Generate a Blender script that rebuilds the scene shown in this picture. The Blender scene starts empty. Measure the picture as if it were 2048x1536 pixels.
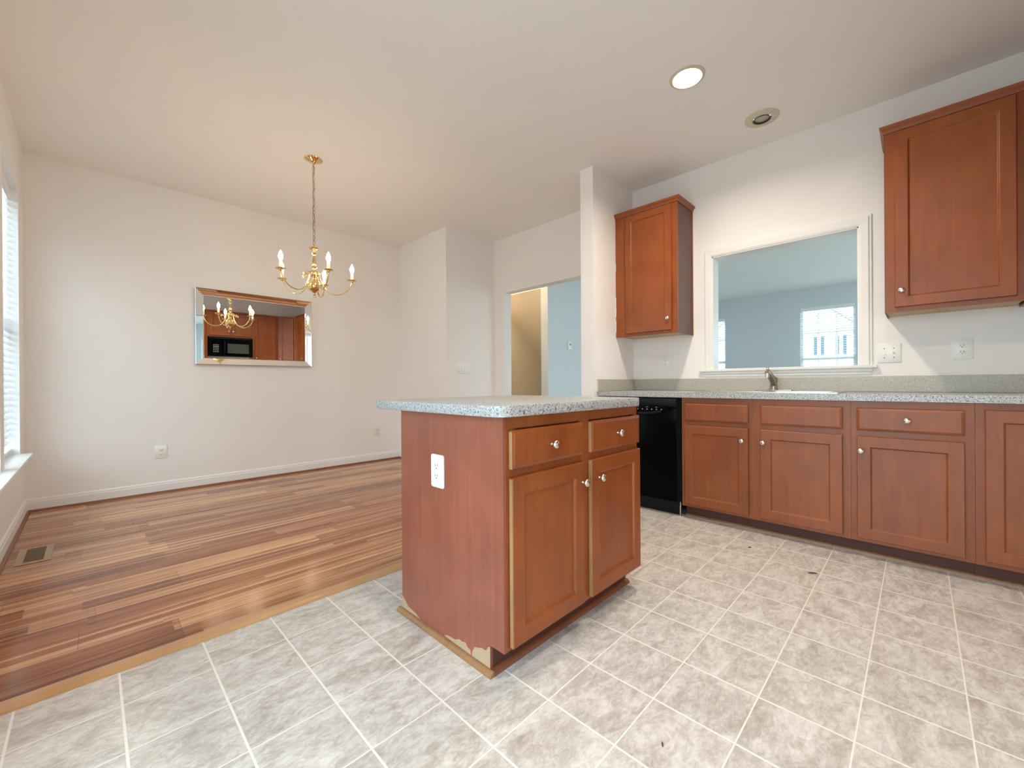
import bpy, bmesh, math, random
from mathutils import Vector, Matrix
random.seed(4)
scn = bpy.context.scene
COL = scn.collection

# ---------------------------------------------------------------- camera
H_EYE = 0.9861
F_PX = 827.17
RT = Vector((0.70092399, -0.71320242, -0.00691821))
UP = Vector((0.00559163, -0.00420461, 0.99997553))
FW = Vector((0.71321406, 0.70094552, -0.00104085))
cd = bpy.data.cameras.new('camera')
cam = bpy.data.objects.new('camera', cd); COL.objects.link(cam)
M = Matrix((RT, UP, -FW)).transposed().to_4x4(); M.translation = Vector((0, 0, H_EYE))
cam.matrix_world = M
cd.sensor_width = 36; cd.lens = F_PX / 2048 * 36; cd.clip_start = 0.02; cd.clip_end = 300
scn.camera = cam
# ---------------------------------------------------------------- world, exposure
SKY = 4.7
w = bpy.data.worlds.new('world'); scn.world = w; w.use_nodes = True
bg = w.node_tree.nodes['Background']
bg.inputs[0].default_value = (0.75, 0.89, 1.0, 1); bg.inputs[1].default_value = SKY
scn.view_settings.view_transform = 'Standard'; scn.view_settings.look = 'None'
scn.view_settings.gamma = 1; scn.view_settings.use_curve_mapping = False
scn.view_settings.exposure = 0.52
scn.cycles.use_denoising = True
scn.cycles.max_bounces = 14; scn.cycles.diffuse_bounces = 9; scn.cycles.glossy_bounces = 6
scn.cycles.transparent_max_bounces = 12
scn.cycles.sample_clamp_indirect = 14

def light(name, kind, loc, energy, color, size=0.1, rot=(0, 0, 0), **k):
    l = bpy.data.lights.new(name, kind); l.energy = energy; l.color = color
    if kind == 'AREA':
        l.shape = k.get('shape', 'DISK'); l.size = size
        if 'size_y' in k: l.size_y = k['size_y']
        if k.get('spread'): l.spread = k['spread']
    elif kind in ('POINT', 'SPOT'):
        l.shadow_soft_size = size
        if kind == 'SPOT': l.spot_size = k.get('spot', 2.6); l.spot_blend = 0.6
    o = bpy.data.objects.new(name, l); COL.objects.link(o); o.location = loc; o.rotation_euler = rot
    return o
def portal(loc, sy, sz, rot):
    o = light('daylight_portal', 'AREA', loc, 1, (1, 1, 1), sy, rot, shape='RECTANGLE', size_y=sz)
    o.data.cycles.is_portal = True
WARM = (1.0, 0.88, 0.75)
R90 = math.pi / 2

# ---------------------------------------------------------------- room dimensions (metres)
H = 2.8126
XW, YM, YB, XK = -0.365, 4.954, -1.0, 3.645
X1, Y1 = 2.889, 3.896
YS0, YS1, XS = 1.946, 2.0735, 2.965
WT = 0.12
XL = 9.9
YE = 1.967


# ---------------------------------------------------------------- materials
def mat(name):
    m = bpy.data.materials.new(name); m.use_nodes = True
    nt = m.node_tree; b = nt.nodes['Principled BSDF']
    return m, nt, b
def nd(nt, typ, **k):
    n = nt.nodes.new(typ)
    for a, v in k.items(): setattr(n, a, v)
    return n
def lk(nt, a, b): nt.links.new(a, b)
def mathn(nt, op, a, b=None, c=None):
    n = nd(nt, 'ShaderNodeMath', operation=op)
    for i, v in enumerate((a, b, c)):
        if v is None: continue
        if isinstance(v, (int, float)): n.inputs[i].default_value = v
        else: lk(nt, v, n.inputs[i])
    return n.outputs[0]
def mixc(nt, f, a, b, blend='MIX'):
    n = nd(nt, 'ShaderNodeMix', data_type='RGBA', blend_type=blend)
    for i, v in ((0, f), (6, a), (7, b)):
        if isinstance(v, (int, float)): n.inputs[i].default_value = v
        elif isinstance(v, tuple): n.inputs[i].default_value = (*v, 1)
        else: lk(nt, v, n.inputs[i])
    return n.outputs[2]
def noise(nt, vec, scale, detail=4, rough=.55, dist=0):
    n = nd(nt, 'ShaderNodeTexNoise'); n.inputs['Scale'].default_value = scale
    n.inputs['Detail'].default_value = detail; n.inputs['Roughness'].default_value = rough
    n.inputs['Distortion'].default_value = dist
    if vec is not None: lk(nt, vec, n.inputs['Vector'])
    return n.outputs['Fac']
def mapping(nt, vec, scale=(1, 1, 1), rot=(0, 0, 0), loc=(0, 0, 0)):
    n = nd(nt, 'ShaderNodeMapping'); n.inputs['Scale'].default_value = scale
    n.inputs['Rotation'].default_value = rot; n.inputs['Location'].default_value = loc
    lk(nt, vec, n.inputs['Vector']); return n.outputs[0]
def ramp(nt, f, stops):
    n = nd(nt, 'ShaderNodeValToRGB'); e = n.color_ramp.elements
    while len(e) < len(stops): e.new(0.5)
    for i, (p, c) in enumerate(stops): e[i].position = p; e[i].color = (*c, 1)
    lk(nt, f, n.inputs[0]); return n.outputs[0]
def bump(nt, b, h, strength, dist):
    n = nd(nt, 'ShaderNodeBump'); n.inputs['Strength'].default_value = strength
    n.inputs['Distance'].default_value = dist
    lk(nt, h, n.inputs['Height']); lk(nt, n.outputs[0], b.inputs['Normal'])
def objco(nt): return nd(nt, 'ShaderNodeTexCoord').outputs['Object']
def simple(name, col, rough=.5, metal=0, coat=0, spec=.5, emis=None, es=0):
    m, nt, b = mat(name)
    b.inputs['Base Color'].default_value = (*col, 1); b.inputs['Roughness'].default_value = rough
    b.inputs['Metallic'].default_value = metal; b.inputs['Coat Weight'].default_value = coat
    b.inputs['Specular IOR Level'].default_value = spec
    if emis: b.inputs['Emission Color'].default_value = (*emis, 1); b.inputs['Emission Strength'].default_value = es
    # faint surface variation so nothing is perfectly flat
    n = noise(nt, objco(nt), 60, 3); r = mathn(nt, 'MULTIPLY_ADD', n, .08, rough - .04)
    if metal < .5: lk(nt, r, b.inputs['Roughness'])
    return m
def paint(name, col, rough=.75, bs=.12):
    m, nt, b = mat(name); co = objco(nt)
    n2 = noise(nt, co, 1.6, 3)
    c = mixc(nt, n2, tuple(x * .97 for x in col), tuple(min(1, x * 1.02) for x in col))
    lk(nt, c, b.inputs['Base Color']); b.inputs['Roughness'].default_value = rough
    b.inputs['Specular IOR Level'].default_value = .3
    bump(nt, b, noise(nt, co, 180, 3), bs, .002)
    return m
def cherry(name, dark, light_, rough=.36, coat=.3, grain=(16, 16, 1.3)):
    m, nt, b = mat(name); co = objco(nt)
    g = noise(nt, mapping(nt, co, grain), 2.2, 7, .62, .6)
    bl = noise(nt, co, 4.5, 3)
    f = mathn(nt, 'ADD', mathn(nt, 'MULTIPLY', g, .5), mathn(nt, 'MULTIPLY', bl, .5))
    c = ramp(nt, f, [(.32, dark), (.68, light_)])
    fine = noise(nt, mapping(nt, co, (60, 60, 3)), 3, 5, .7)
    c = mixc(nt, .22, c, mixc(nt, fine, tuple(x * .55 for x in dark), tuple(min(1, x * 1.5) for x in light_)))
    lk(nt, c, b.inputs['Base Color'])
    lk(nt, mathn(nt, 'MULTIPLY_ADD', bl, .22, rough - .1), b.inputs['Roughness'])
    b.inputs['Coat Weight'].default_value = coat; b.inputs['Coat Roughness'].default_value = .28
    bump(nt, b, fine, .12, .0008)
    return m

M_WALL = paint('wall_paint', (.86, .838, .815))
M_WALLL = paint('living_wall_paint', (.69, .725, .745))
M_CEIL = paint('ceiling_paint', (.87, .842, .815), .85, .2)
M_TRIM = paint('trim_paint', (.84, .83, .81), .35, .03)
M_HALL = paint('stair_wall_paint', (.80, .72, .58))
M_WOOD = cherry('cherry_stain', (.175, .037, .006), (.33, .083, .013), .38, .06)
M_WOODB = cherry('cherry_stain_base', (.16, .038, .009), (.30, .082, .021), .42, .10)
M_PANEL = cherry('cherry_veneer_side', (.19, .050, .027), (.34, .105, .060), .45, .1, (22, 22, .9))
M_SIDEPANEL = cherry('brown_veneer', (.09, .036, .022), (.125, .052, .034), .5, .1)
M_TOE = cherry('toe_kick_wood', (.06, .016, .009), (.10, .03, .018), .6, .0, (1.5, 1.5, 12))
M_RAW = cherry('unstained_maple', (.42, .25, .12), (.62, .42, .23), .5, .05)
M_SHOE = cherry('oak_shoe_moulding', (.17, .075, .028), (.38, .20, .085), .45, .1, (30, 30, 30))
M_SHOEF = cherry('brown_shoe_moulding', (.16, .05, .022), (.28, .10, .045), .45, .1, (3, 3, 20))
M_WORN_LIT = cherry('worn_daylit_stain', (.26, .12, .055), (.48, .27, .14), .45, .05)  # stain wear plus window-side daylight painted into the pale colour
M_CHIP = paint('chipped_particle_board', (.46, .33, .21), .8, .4)
M_WHITE = simple('white_plastic', (.86, .86, .83), .32)
M_IVORY = simple('ivory_plastic', (.80, .77, .68), .35)
M_SLOT = simple('dark_slot', (.05, .04, .035), .6)
M_BRASS = simple('polished_brass', (.86, .66, .32), .13, 1)
M_CHAIN = simple('dull_brass_chain', (.45, .32, .16), .35, 1)
M_NICKEL = simple('satin_nickel', (.72, .69, .62), .22, 1)
M_CHROME = simple('chrome', (.8, .8, .8), .08, 1)
M_FAUCET = simple('brushed_bronze_steel', (.42, .36, .28), .22, 1)
M_STEEL = simple('stainless_steel', (.62, .60, .56), .26, 1)
M_BLACK = simple('black_gloss', (.0015, .002, .002), .18, 0, 0, .05)
M_BLACKM = simple('black_matt', (.007, .009, .010), .4, spec=.15)
M_GREYP = simple('grey_marking', (.35, .36, .37), .5)
M_MWGL = simple('microwave_window', (.05, .055, .045), .12)
M_MIRROR = simple('mirror_glass', (.93, .94, .93), .004, 1)
M_CANDLE = simple('candle_sleeve', (.86, .80, .66), .4, emis=(1, .62, .3), es=.25)
M_BULB = simple('lit_bulb', (1, .9, .7), .3, emis=(1, .80, .57), es=105)
M_FLOOD = simple('lit_flood_bulb', (1, .9, .7), .3, emis=(1, .70, .36), es=22)
M_CANW = simple('can_baffle', (.80, .72, .52), .4)
M_RING = simple('ivory_trim_ring', (.62, .57, .42), .45)
M_LENS = simple('unlit_bulb', (.42, .40, .34), .35)
M_VENT = simple('vent_bronze', (.34, .25, .16), .4, .3)
M_BLIND = simple('blind_slat', (.86, .88, .88), .4)
M_VINYLW = simple('white_vinyl', (.85, .87, .88), .35)
M_CAULK = simple('white_caulk', (.82, .78, .68), .6)
M_LEAF = simple('dry_leaf', (.10, .06, .035), .8)
M_CARPET = paint('beige_carpet', (.48, .45, .40), .95, .8)
M_SIDING = simple('white_siding', (.80, .80, .78), .6)
M_SHUT = simple('shutter_blue', (.06, .10, .12), .6)
M_ROOF = simple('grey_roof', (.42, .43, .44), .8)
M_BOUNCE_GROUND = paint('bounce_ground', (.46, .48, .46), .9, .5)  # ground colour raised so more daylight bounces indoors

def glass_mat():
    m = bpy.data.materials.new('window_glass'); m.use_nodes = True; nt = m.node_tree
    nt.nodes.clear(); o = nd(nt, 'ShaderNodeOutputMaterial'); t = nd(nt, 'ShaderNodeBsdfTransparent')
    t.inputs[0].default_value = (.93, .97, .97, 1)
    g = nd(nt, 'ShaderNodeBsdfGlossy'); g.inputs['Roughness'].default_value = .02
    f = nd(nt, 'ShaderNodeLayerWeight'); ff = mathn(nt, 'MULTIPLY_ADD', mathn(nt, 'POWER', f.outputs['Facing'], 4), .5, .03)
    mx = nd(nt, 'ShaderNodeMixShader'); lk(nt, ff, mx.inputs[0])
    lk(nt, t.outputs[0], mx.inputs[1]); lk(nt, g.outputs[0], mx.inputs[2]); lk(nt, mx.outputs[0], o.inputs[0])
    return m
M_GLASS = glass_mat()

def laminate(name, base, fleck, pale, s=1.0):
    m, nt, b = mat(name); co = objco(nt)
    n1 = noise(nt, co, 230 * s, 2, .5); n2 = noise(nt, mapping(nt, co, loc=(3, 1, 7)), 150 * s, 2, .5)
    n3 = noise(nt, co, 5, 2)
    f1 = ramp(nt, n1, [(.38, (1, 1, 1)), (.45, (0, 0, 0))])
    f2 = ramp(nt, n2, [(.55, (0, 0, 0)), (.62, (1, 1, 1))])
    c = mixc(nt, f2, base, pale); c = mixc(nt, f1, c, fleck)
    c = mixc(nt, mathn(nt, 'MULTIPLY', n3, .15), c, tuple(x * .8 for x in base))
    lk(nt, c, b.inputs['Base Color']); b.inputs['Roughness'].default_value = .33
    return m
M_LAM = laminate('speckled_grey_laminate', (.42, .425, .42), (.10, .11, .125), (.58, .59, .58), .72)
M_SPLASH = laminate('speckled_backsplash', (.46, .44, .38), (.30, .29, .26), (.58, .56, .50))

def tile_mat():
    m, nt, b = mat('marbled_vinyl_tile'); co = objco(nt)
    s = nd(nt, 'ShaderNodeSeparateXYZ'); lk(nt, co, s.inputs[0]); P = .2325
    def axis(out, off, wdt):
        u = mathn(nt, 'DIVIDE', mathn(nt, 'SUBTRACT', out, off), P)
        fl = mathn(nt, 'FLOOR', mathn(nt, 'ADD', u, .0))
        d = mathn(nt, 'PINGPONG', u, .5)
        g = nd(nt, 'ShaderNodeMapRange', interpolation_type='SMOOTHSTEP')
        lk(nt, d, g.inputs[0]); g.inputs[1].default_value = wdt / P * .5; g.inputs[2].default_value = wdt / P * .5 + .006
        g.inputs[3].default_value = 1; g.inputs[4].default_value = 0
        return fl, g.outputs[0]
    fx, gx = axis(s.outputs[0], .062, .0052); fy, gy = axis(s.outputs[1], .129, .0030)
    g = mathn(nt, 'MAXIMUM', gx, gy)
    cv = nd(nt, 'ShaderNodeCombineXYZ'); lk(nt, fx, cv.inputs[0]); lk(nt, fy, cv.inputs[1])
    wn = nd(nt, 'ShaderNodeTexWhiteNoise', noise_dimensions='2D'); lk(nt, cv.outputs[0], wn.inputs['Vector'])
    va = nd(nt, 'ShaderNodeVectorMath', operation='MULTIPLY_ADD'); lk(nt, wn.outputs['Color'], va.inputs[0])
    va.inputs[1].default_value = (.55, .55, .55); lk(nt, co, va.inputs[2])
    v = mapping(nt, va.outputs[0], (.75, 1.35, 1), (0, 0, .35))
    n1 = noise(nt, v, 9, 8, .66, .9); n2 = noise(nt, v, 34, 8, .74, 1.0); n3 = noise(nt, mapping(nt, v, loc=(5, 5, 0)), 4, 6, .6, 1.5)
    f = mathn(nt, 'ADD', mathn(nt, 'MULTIPLY', n1, .5), mathn(nt, 'MULTIPLY', n2, .5))
    c = ramp(nt, f, [(.35, (.31, .275, .25)), (.45, (.47, .435, .405)), (.54, (.64, .615, .59)), (.66, (.80, .79, .77))])
    vein = mathn(nt, 'ABSOLUTE', mathn(nt, 'SUBTRACT', n3, .5))
    vm = nd(nt, 'ShaderNodeMapRange'); lk(nt, vein, vm.inputs[0]); vm.inputs[1].default_value = 0; vm.inputs[2].default_value = .018
    vm.inputs[3].default_value = .30; vm.inputs[4].default_value = 0
    c = mixc(nt, vm.outputs[0], c, (.30, .28, .27))
    c = mixc(nt, mathn(nt, 'MULTIPLY', noise(nt, co, 1.1, 2), .35), c, (.52, .42, .32))
    c = mixc(nt, g, c, (.80, .76, .70))
    lk(nt, c, b.inputs['Base Color'])
    lk(nt, mathn(nt, 'MULTIPLY_ADD', n2, .16, .30), b.inputs['Roughness'])
    hh = mathn(nt, 'SUBTRACT', mathn(nt, 'MULTIPLY', n2, .35), g)
    bump(nt, b, hh, .35, .0012)
    return m
M_TILE = tile_mat()

def plank_mat():
    m, nt, b = mat('wood_laminate_planks'); co = objco(nt)
    s = nd(nt, 'ShaderNodeSeparateXYZ'); lk(nt, co, s.inputs[0])
    x, y = s.outputs[0], s.outputs[1]
    def layer(Wd, Ln, y0, seed):
        v = mathn(nt, 'DIVIDE', mathn(nt, 'SUBTRACT', y, y0), Wd); row = mathn(nt, 'FLOOR', v)
        r = nd(nt, 'ShaderNodeTexWhiteNoise', noise_dimensions='1D'); lk(nt, mathn(nt, 'ADD', row, seed), r.inputs['W'])
        u = mathn(nt, 'ADD', mathn(nt, 'DIVIDE', x, Ln), mathn(nt, 'MULTIPLY', r.outputs['Value'], 7.3)); cell = mathn(nt, 'FLOOR', u)
        cv = nd(nt, 'ShaderNodeCombineXYZ'); lk(nt, row, cv.inputs[0]); lk(nt, cell, cv.inputs[1]); cv.inputs[2].default_value = seed
        wn = nd(nt, 'ShaderNodeTexWhiteNoise', noise_dimensions='3D'); lk(nt, cv.outputs[0], wn.inputs['Vector'])
        return v, u, wn.outputs['Value'], wn.outputs['Color']
    v, u, rv, rc = layer(.192, 1.22, 2.035, 3.0)
    v2, u2, rv2, rc2 = layer(.096, 1.22, 2.035, 11.0)
    va = nd(nt, 'ShaderNodeVectorMath', operation='MULTIPLY_ADD'); lk(nt, rc2, va.inputs[0])
    va.inputs[1].default_value = (9, 9, 9); lk(nt, co, va.inputs[2])
    st = noise(nt, mapping(nt, va.outputs[0], (.55, 17, 1)), 1.6, 6, .6, .25)
    fi = noise(nt, mapping(nt, va.outputs[0], (2.5, 90, 1)), 2, 5, .65, .3)
    pale = noise(nt, mapping(nt, va.outputs[0], (.25, 26, 1)), 1.3, 2, .4, .1)
    f = mathn(nt, 'ADD', mathn(nt, 'ADD', mathn(nt, 'MULTIPLY', st, .62), mathn(nt, 'MULTIPLY', fi, .22)),
              mathn(nt, 'MULTIPLY', mathn(nt, 'ADD', rv2, mathn(nt, 'MULTIPLY', rv, .5)), .16))
    c = ramp(nt, f, [(.36, (.14, .044, .018)), (.47, (.27, .098, .040)), (.57, (.42, .175, .076)), (.70, (.72, .41, .20))])
    pm = nd(nt, 'ShaderNodeMapRange'); lk(nt, pale, pm.inputs[0]); pm.inputs[1].default_value = .60; pm.inputs[2].default_value = .68
    c = mixc(nt, mathn(nt, 'MULTIPLY', pm.outputs[0], .55), c, (.72, .52, .34))
    # pale bevel line on some plank edges, thin dark joints
    d2 = mathn(nt, 'FRACT', v2); e = nd(nt, 'ShaderNodeMapRange'); lk(nt, d2, e.inputs[0])
    e.inputs[1].default_value = .05; e.inputs[2].default_value = .085; e.inputs[3].default_value = 1; e.inputs[4].default_value = 0
    on = mathn(nt, 'GREATER_THAN', rv2, .5)
    c = mixc(nt, mathn(nt, 'MULTIPLY', mathn(nt, 'MULTIPLY', e.outputs[0], on), .75), c, (.72, .53, .37))
    dv = mathn(nt, 'PINGPONG', v, .5); j = mathn(nt, 'LESS_THAN', dv, .006)
    du = mathn(nt, 'PINGPONG', u, .5); j2 = mathn(nt, 'LESS_THAN', du, .0009)
    jj = mathn(nt, 'MAXIMUM', j, j2)
    c = mixc(nt, mathn(nt, 'MULTIPLY', jj, .5), c, (.08, .035, .02))
    lk(nt, c, b.inputs['Base Color'])
    lk(nt, mathn(nt, 'MULTIPLY_ADD', fi, .10, .13), b.inputs['Roughness']); b.inputs['Specular IOR Level'].default_value = .35
    bump(nt, b, mathn(nt, 'SUBTRACT', mathn(nt, 'MULTIPLY', fi, .3), jj), .15, .0008)
    return m
M_PLANK = plank_mat()
M_REDUCER = cherry('light_reducer_strip', (.40, .20, .085), (.60, .36, .17), .22, .2, (1.2, 60, 60))

# ---------------------------------------------------------------- geometry helpers
def link(o): COL.objects.link(o); return o
def thing(name, label, cat, loc, group=None):
    o = bpy.data.objects.new(name, None); o.empty_display_size = .05; link(o); o.location = loc
    o['label'] = label; o['category'] = cat
    if group: o['group'] = group
    return o
def rootloc(p):
    v = Vector((0, 0, 0))
    while p is not None: v += Vector(p.location); p = p.parent
    return v
def obj(name, bm, m, parent=None, origin=None, smooth=None, recalc=True):
    """link bm (world coordinates) as one mesh object"""
    if recalc: bmesh.ops.recalc_face_normals(bm, faces=bm.faces)
    o0 = rootloc(parent) if parent is not None else Vector(origin if origin is not None else (0, 0, 0))
    bmesh.ops.translate(bm, vec=-o0, verts=bm.verts)
    me = bpy.data.meshes.new(name); bm.to_mesh(me); bm.free()
    for mm in (m if isinstance(m, (list, tuple)) else [m]): me.materials.append(mm)
    if smooth:
        for p in me.polygons: p.use_smooth = True
        me.set_sharp_from_angle(angle=math.radians(smooth))
    o = bpy.data.objects.new(name, me); link(o)
    if parent is not None: o.parent = parent
    else: o.location = o0
    return o
def tag(o, label, cat, group=None, kind=None):
    o['label'] = label; o['category'] = cat
    if group: o['group'] = group
    if kind: o['kind'] = kind
    return o
def struct(name, bm, m, label=None, smooth=None, recalc=True):
    o = obj(name, bm, m, smooth=smooth, recalc=recalc); o['kind'] = 'structure'
    if label: o['label'] = label
    return o
def NB(): return bmesh.new()
def box(bm, x0, x1, y0, y1, z0, z1, bev=0, seg=2, mi=0):
    x0, x1 = min(x0, x1), max(x0, x1); y0, y1 = min(y0, y1), max(y0, y1); z0, z1 = min(z0, z1), max(z0, z1)
    vs = [bm.verts.new((x, y, z)) for x in (x0, x1) for y in (y0, y1) for z in (z0, z1)]
    fs = [bm.faces.new([vs[i] for i in q]) for q in ((0, 1, 3, 2), (4, 6, 7, 5), (0, 4, 5, 1), (2, 3, 7, 6), (0, 2, 6, 4), (1, 5, 7, 3))]
    for f in fs: f.material_index = mi
    if bev:
        es = list({e for f in fs for e in f.edges})
        bmesh.ops.bevel(bm, geom=es, offset=bev, segments=seg, affect='EDGES', profile=.5)
    return bm
def rrect(wd, hg, r, seg):
    if seg <= 0 or r <= 1e-6: return [(-wd / 2, -hg / 2), (wd / 2, -hg / 2), (wd / 2, hg / 2), (-wd / 2, hg / 2)]
    pts = []
    for cx, cy, a0 in ((wd / 2 - r, -hg / 2 + r, -90), (wd / 2 - r, hg / 2 - r, 0), (-wd / 2 + r, hg / 2 - r, 90), (-wd / 2 + r, -hg / 2 + r, 180)):
        for k in range(seg + 1):
            a = math.radians(a0 + 90 * k / seg); pts.append((cx + r * math.cos(a), cy + r * math.sin(a)))
    return pts
def nested(bm, C, Rv, Uv, Nv, wd, hg, prof, cap=True, back=True, r=0, seg=0, mi=0, capmi=None):
    """rectangular relief: prof = [(inset, depth)], rings bridged outwards in, centre C on the base plane"""
    C, Rv, Uv, Nv = map(Vector, (C, Rv, Uv, Nv)); rings = []
    for ins, d in prof:
        rr = max(r - ins, .0004) if seg else 0
        rings.append([bm.verts.new(C + Rv * a + Uv * b_ + Nv * d) for a, b_ in rrect(wd - 2 * ins, hg - 2 * ins, rr, seg)])
    n = len(rings[0])
    for A, B in zip(rings, rings[1:]):
        for i in range(n):
            f = bm.faces.new((A[i], A[(i + 1) % n], B[(i + 1) % n], B[i])); f.material_index = mi
    if back: bm.faces.new(rings[0][::-1]).material_index = mi
    if cap: bm.faces.new(rings[-1]).material_index = mi if capmi is None else capmi
    return bm
def lathe(bm, C, prof, n=24, ax=(0, 0, 1), caps=True, mi=0):
    """prof = [(radius, height along axis)]"""
    C = Vector(C); A = Vector(ax).normalized(); T = A.orthogonal().normalized(); B = A.cross(T); rings = []
    for r, h in prof:
        rings.append([bm.verts.new(C + A * h + (T * math.cos(2 * math.pi * k / n) + B * math.sin(2 * math.pi * k / n)) * max(r, 1e-5)) for k in range(n)])
    for P, Q in zip(rings, rings[1:]):
        for i in range(n): bm.faces.new((P[i], P[(i + 1) % n], Q[(i + 1) % n], Q[i])).material_index = mi
    if caps:
        bm.faces.new(rings[0][::-1]).material_index = mi; bm.faces.new(rings[-1]).material_index = mi
    return bm
def tube(bm, pts, rad, n=8, closed=False, flat=1.0):
    pts = [Vector(p) for p in pts]; rings = []; N = len(pts); prev = None
    rs = rad if isinstance(rad, (list, tuple)) else [rad] * N
    for i, p in enumerate(pts):
        if closed: t = pts[(i + 1) % N] - pts[i - 1]
        else: t = pts[min(i + 1, N - 1)] - pts[max(i - 1, 0)]
        t.normalize()
        if prev is None: a = t.orthogonal().normalized()
        else: a = (prev - t * prev.dot(t)).normalized()
        prev = a; b_ = t.cross(a)
        rings.append([bm.verts.new(p + (a * math.cos(2 * math.pi * k / n) + b_ * flat * math.sin(2 * math.pi * k / n)) * rs[i]) for k in range(n)])
    rng = range(N) if closed else range(N - 1)
    for i in rng:
        P, Q = rings[i], rings[(i + 1) % N]
        for k in range(n): bm.faces.new((P[k], P[(k + 1) % n], Q[(k + 1) % n], Q[k]))
    if not closed: bm.faces.new(rings[0][::-1]); bm.faces.new(rings[-1])
    return bm
def prism(bm, pts, vec, mi=0):
    vec = Vector(vec); A = [bm.verts.new(p) for p in pts]; B = [bm.verts.new(Vector(p) + vec) for p in pts]; n = len(A)
    for i in range(n): bm.faces.new((A[i], A[(i + 1) % n], B[(i + 1) % n], B[i])).material_index = mi
    bm.faces.new(A[::-1]).material_index = mi; bm.faces.new(B).material_index = mi
    return bm
def solid_grid(bm, xs, ys, zs, empty):
    """cells between breakpoints, solid unless empty(cx,cy,cz); only outer faces are made"""
    V = {}
    def v(i, j, k):
        if (i, j, k) not in V: V[(i, j, k)] = bm.verts.new((xs[i], ys[j], zs[k]))
        return V[(i, j, k)]
    nx, ny, nz = len(xs) - 1, len(ys) - 1, len(zs) - 1
    S = {(i, j, k): not empty((xs[i] + xs[i + 1]) / 2, (ys[j] + ys[j + 1]) / 2, (zs[k] + zs[k + 1]) / 2) for i in range(nx) for j in range(ny) for k in range(nz)}
    for (i, j, k), s in S.items():
        if not s: continue
        if not S.get((i - 1, j, k)): bm.faces.new((v(i, j, k), v(i, j, k + 1), v(i, j + 1, k + 1), v(i, j + 1, k)))
        if not S.get((i + 1, j, k)): bm.faces.new((v(i + 1, j, k), v(i + 1, j + 1, k), v(i + 1, j + 1, k + 1), v(i + 1, j, k + 1)))
        if not S.get((i, j - 1, k)): bm.faces.new((v(i, j, k), v(i + 1, j, k), v(i + 1, j, k + 1), v(i, j, k + 1)))
        if not S.get((i, j + 1, k)): bm.faces.new((v(i, j + 1, k), v(i, j + 1, k + 1), v(i + 1, j + 1, k + 1), v(i + 1, j + 1, k)))
        if not S.get((i, j, k - 1)): bm.faces.new((v(i, j, k), v(i, j + 1, k), v(i + 1, j + 1, k), v(i + 1, j, k)))
        if not S.get((i, j, k + 1)): bm.faces.new((v(i, j, k + 1), v(i + 1, j, k + 1), v(i + 1, j + 1, k + 1), v(i, j + 1, k + 1)))
    return bm
def wall_x(name, x0, x1, y0, y1, holes, m, label, z1=H):
    ys = sorted({y0, y1, *[h[0] for h in holes], *[h[1] for h in holes]}); zs = sorted({0, z1, *[h[2] for h in holes], *[h[3] for h in holes]})
    bm = solid_grid(NB(), [x0, x1], ys, zs, lambda x, y, z: any(h[0] < y < h[1] and h[2] < z < h[3] for h in holes))
    return struct(name, bm, m, label, recalc=False)

# ================================================================ SETTING
WIN1 = (3.87, 4.65, .50, 2.42); WIN2 = (2.95, 3.73, .50, 2.42); PATIO = (-.55, 1.45, .02, 2.06)
wall_x('wall_left', XW - .16, XW, YB - .12, YM + .12, [WIN1, WIN2, PATIO], M_WALL, 'beige dining wall with the blinded windows')
PASS = (.285, 1.227, 1.095, 2.03); DOORW = (2.42, 3.709, 0, 2.125)
wall_x('wall_right', XK, XK + WT, YB, YM, [PASS, DOORW], M_WALL, 'kitchen wall with pass-through and doorway')
struct('wall_back', box(NB(), XW, XL + .15, YM, YM + .12, 0, H), M_WALL, 'beige wall behind the framed mirror')
struct('wall_front', box(NB(), XW, XK, YB - .12, YB, 0, H), M_WALL, 'kitchen wall behind the microwave')
struct('wall_closet', box(NB(), X1, XK, Y1, YM, 0, H), M_WALL, 'boxed-out closet wall corner beside the doorway')
struct('wall_stub', box(NB(), XS, XK, YS0, YS1, 0, H), M_WALL, 'short white stub wall at the end of the counter')
# living room beyond
YT = 3.71
struct('wall_hall', box(NB(), 4.5, XL, YT, YT + .125, 0, H), M_WALLL, 'pale blue-grey hall wall with thermostat')
WL1 = (.823, 1.676, .55, 2.44); WL2 = (3.056, 3.62, .55, 2.41)
WL3 = (-.55, .30, .55, 2.44); WL4 = (-1.9, -1.05, .55, 2.44)  # unseen windows added to brighten the living room
wall_x('wall_far', XL, XL + .15, -3.0, YM, [WL1, WL2, WL3, WL4], M_WALLL, 'far blue-grey living room wall with windows')
LW = (4.6, 8.8, .3, 2.5)  # unseen side window, added to let more daylight in
struct('wall_living', solid_grid(NB(), [XK + WT, LW[0], LW[1], XL], [-3.12, -3.0], [0, LW[2], LW[3], H], lambda x, y, z: LW[0] < x < LW[1] and LW[2] < z < LW[3]), M_WALLL, 'living room side wall with an added wide window', recalc=False)
lw = bpy.data.objects.new('window_7', None); link(lw); lw.location = (6.7, -3.06, .5); lw['kind'] = 'structure'; lw['label'] = 'unseen wide side window added to brighten the living room'
obj('window_frame', solid_grid(NB(), [4.6, 4.66, 5.97, 6.03, 7.37, 7.43, 8.74, 8.8], [-3.09, -3.04], [.3, .36, 2.44, 2.5], lambda x, y, z: .36 < z < 2.44 and (4.66 < x < 5.97 or 6.03 < x < 7.37 or 7.43 < x < 8.74)), M_VINYLW, lw, recalc=False)
obj('window_pane', box(NB(), 4.62, 8.78, -3.07, -3.064, .32, 2.48), M_GLASS, lw)
struct('wall_living.001', box(NB(), XK, XK + WT, -3.0, YB, 0, H), M_WALLL, 'living room wall beyond the kitchen corner')
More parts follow.
